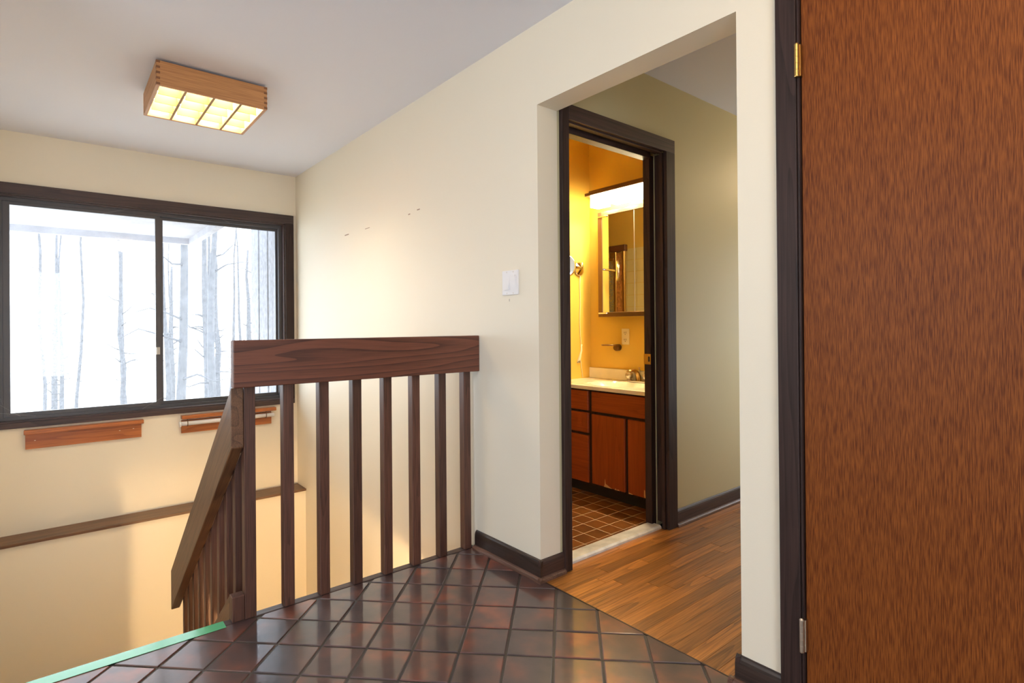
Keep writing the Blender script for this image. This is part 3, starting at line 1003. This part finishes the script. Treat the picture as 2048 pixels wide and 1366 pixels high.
for i in range(len(per)):
    j = (i + 1) % len(per)
    bm.faces.new((per[j], per[i], lo_[i], lo_[j]))
finish('basin_top', bm, COUNTER, vt, smooth=False)
box('backsplash', COUNTER, vt, (tx0, tx1, BY - .02, BY - .002, 0.7155, 0.792), 0.003, seg=2)
lathe('drain', CHROME, vt, [(0.022, 0.0), (0.022, .003), (0.015, .004)], (2.555, 1.225, 0.616))
# faucet
fc = thing('faucet', 'gold and smoked basin faucet with clear knobs on the vanity top', 'faucet', (2.555, 1.42, 0.7165))
box('base_plate', CHROME, fc, (2.47, 2.64, 1.40, 1.445, 0.7165, 0.728), 0.005, seg=2)
bm = bmesh.new()
path = [((1.432, 0.728), .020, .014), ((1.428, 0.760), .019, .014), ((1.412, 0.785), .017, .012), ((1.385, 0.798), .015, .010), ((1.35, 0.800), .014, .008), ((1.318, 0.793), .013, .007)]
rings = []
for i, (p, wx, th) in enumerate(path):
    a, b_ = path[max(0, i - 1)][0], path[min(len(path) - 1, i + 1)][0]
    dy, dz = b_[0] - a[0], b_[1] - a[1]
    l_ = math.hypot(dy, dz)
    ny, nz = -dz / l_, dy / l_
    rings.append([bm.verts.new((2.555 + wx * math.cos(t), p[0] + ny * th * math.sin(t), p[1] + nz * th * math.sin(t))) for t in [2 * math.pi * k / 12 for k in range(12)]])
for a, b_ in zip(rings, rings[1:]):
    for k in range(12):
        bm.faces.new((a[k], a[(k + 1) % 12], b_[(k + 1) % 12], b_[k]))
bm.faces.new(rings[0])
bm.faces.new(rings[-1])
finish('spout', bm, BRASS, fc, smooth=True)
tube('lift_rod', STEEL, fc, [(2.555, 1.442, 0.728), (2.555, 1.442, 0.806)], 0.003, 8)
lathe('rod_knob', STEEL, fc, [(.003, 0), (.007, .006), (.006, .014)], (2.555, 1.442, 0.802), n=10)
for xx in (2.484, 2.626):
    k_ = lathe('handle', STEEL, fc, [(0.016, 0), (0.017, .006), (0.010, .009), (0.024, .016), (0.028, .030), (0.024, .044), (0.012, .048)], (xx, 1.422, 0.7285), n=8)
    lathe('cap', CHROME, k_, [(0.015, 0), (0.015, .007), (0.010, .009)], (xx, 1.422, 0.777), n=12)

# mirror cabinet
mc = thing('medicine_cabinet', 'bronze framed mirror cabinet on the yellow bathroom wall', 'mirror cabinet', (2.6, 1.4, 1.16))
my0 = 1.378
box('body', BRONZE, mc, (2.252, 2.985, my0 + .006, BY - .001, 1.165, 1.905))
box('frame_side', BRONZE, mc, (2.250, 2.290, my0 - .004, my0 + .006, 1.163, 1.907), 0.002)
box('frame_side', BRONZE, mc, (2.965, 2.99, my0 - .004, my0 + .006, 1.163, 1.907), 0.002)
box('frame_rail', BRONZE, mc, (2.290, 2.965, my0 - .006, my0 + .006, 1.163, 1.195), 0.002)
box('frame_rail', BRONZE, mc, (2.290, 2.965, my0 - .006, my0 + .006, 1.878, 1.907), 0.002)
for a, b_ in ((2.2905, 2.5685), (2.5735, 2.795), (2.8, 2.9645)):
    box('mirror_door', MIRROR, mc, (a, b_, my0, my0 + .005, 1.1955, 1.8775))
box('edge_strip', ALUM, mc, (2.569, 2.573, my0 - .002, my0 + .005, 1.1955, 1.8775))
for zz in (1.184, 1.868):
    box('hinge', CHROME, mc, (2.256, 2.335, my0 - .010, my0 - .004, zz, zz + .010), 0.002)

# vanity light
vl = thing('vanity_light', 'wooden bar bathroom light with square glowing glass shades', 'wall light', (2.5, 1.42, 2.0))
box('bar', RATTAN, vl, (2.219, 2.96, 1.274, BY - .001, 2.014, 2.035), 0.002)
box('bar_top', RATTAN, vl, (2.243, 2.936, 1.29, BY - .001, 2.0352, 2.050), 0.002)
for k in range(4):
    xx = 2.269 + 0.170 * k
    sh_ = boxes('shade', BATHE, vl, [(xx, xx + .113, 1.280, 1.284, 1.929, 2.0135), (xx, xx + .113, 1.358, 1.362, 1.929, 2.0135),
                                    (xx, xx + .004, 1.284, 1.358, 1.929, 2.0135), (xx + .109, xx + .113, 1.284, 1.358, 1.929, 2.0135)])
    lathe('bulb', BULBE, sh_, [(0.012, 0.045), (0.014, 0.03), (0.028, 0.015), (0.030, 0.0), (0.024, -0.014), (0.008, -0.022)], (xx + 0.0565, 1.321, 1.960), n=14)

# shaving mirror on its arm, with cord
sm = thing('shaving_mirror', 'round chrome extending mirror with white cord on the bathroom wing wall', 'mirror', (BX, 1.353, 1.52))
lathe('wall_plate', CHROME, sm, [(0.052, 0.0006), (0.052, .008), (0.044, .014), (0.030, .02), (0.014, .03)], (BX, 1.353, 1.52), 'x', n=28)
tube('arm', CHROME, sm, [(BX + .02, 1.353, 1.52), (BX + .05, 1.335, 1.522), (BX + .085, 1.25, 1.52), (BX + .10, 1.115, 1.516)], 0.008, 10)
tube('post', CHROME, sm, [(BX + .045, 1.345, 1.515), (BX + .045, 1.345, 1.565)], 0.007, 10)
axm = (V((0.75, -0.66, 0)).normalized(), V((0.66, 0.75, 0)).normalized(), V((0, 0, 1)))
hd = lathe('mirror_head', CHROME, sm, [(0.05, -.012), (0.078, -.008), (0.082, 0), (0.078, .008), (0.072, .009)], (BX + .11, 1.095, 1.515), axm, n=36)
lathe('mirror_glass', MIRROR, hd, [(0.072, .0092), (0.072, .011)], (BX + .11, 1.095, 1.515), axm, n=36)
tube('cord', IVORY, sm, [(BX + .012, 1.356, 1.47), (BX + .006, 1.358, 1.40), (BX + .006, 1.362, 1.28), (BX + .006, 1.355, 1.15), (BX + .006, 1.358, 1.05), (BX + .006, 1.366, 0.97),
                         (BX + .006, 1.366, 0.93), (BX + .006, 1.36, 0.86), (BX + .006, 1.372, 0.78), (BX + .008, 1.38, 0.722)], 0.0028, 6)
for dx in (0, .012, .02):
    tube('cord_loop', IVORY, sm, [(BX + .006 + dx * .3, 1.372, 0.965), (BX + .008, 1.375 - dx * .6, 0.92), (BX + .008, 1.35 - dx, 0.85), (BX + .008, 1.345 - dx, 0.83), (BX + .008, 1.362 - dx * .5, 0.87), (BX + .006, 1.37, 0.94)], 0.0026, 6)

# outlet and tumbler holder
ou = thing('wall_outlet', 'ivory double outlet plate on the bathroom wall under the mirror', 'outlet', (2.412, BY, 0.968))
box('plate', IVORY, ou, (2.379, 2.446, BY - .006, BY - .0003, 0.967, 1.079), 0.002)
for zz in (0.998, 1.047):
    r_ = box('receptacle', IVORY, ou, (2.396, 2.429, BY - .008, BY - .006, zz - .015, zz + .015), 0.001)
    boxes('slot', BLACK, r_, [(2.404, 2.407, BY - .0086, BY - .0078, zz - .002, zz + .009), (2.418, 2.421, BY - .0086, BY - .0078, zz - .002, zz + .009), (2.410, 2.415, BY - .0086, BY - .0078, zz - .011, zz - .006)])
sd = thing('tumbler_holder', 'small dark metal soap and tumbler holder on the bathroom wall', 'holder', (2.35, BY, 0.925))
lathe('post', BRONZE, sd, [(0.024, -.0005), (0.024, -.03), (0.020, -.04)], (2.350, BY, 0.945), 'y', n=14)
prism('tray', BRONZE, sd, [(2.315, BY - .04), (2.392, BY - .04), (2.392, BY - .10), (2.36, BY - .12), (2.30, BY - .12), (2.272, BY - .10)], 'z', 0.960, 0.968, 0.002)

# shower screen that the mirror shows
ss = thing('shower_screen', 'gold framed shower screen seen only in the bathroom mirror', 'shower screen', (1.4, 0.25, 0))
box('header', RATTAN, ss, (0.95, 1.60, 0.235, 0.275, 1.80, 1.86), 0.003)
for xx in (1.0, 1.47, 1.57):
    box('post', BRASS, ss, (xx - .014, xx + .014, 0.24, 0.268, 0.0005, 1.80), 0.002)
box('rail', BRASS, ss, (1.0, 1.456, 0.242, 0.266, 1.72, 1.75), 0.002)
box('pane', SHOWERG, ss, (1.014, 1.456, 0.252, 0.256, 0.03, 1.72))
box('side_panel', AMBER, ss, (1.484, 1.556, 0.250, 0.258, 0.03, 1.79))
bm = bmesh.new()
for i in range(7):
    for j in range(16):
        add_box(bm, 0.95 + i * .112, 0.95 + i * .112 + .108, WT + .0065, WT + .011, 0.05 + j * .112, 0.05 + j * .112 + .108)
wt_ = finish('wall_tile_field', bm, WTILE, bpy.data.objects['wall_bath_front'])
wt_['kind'] = 'stuff'
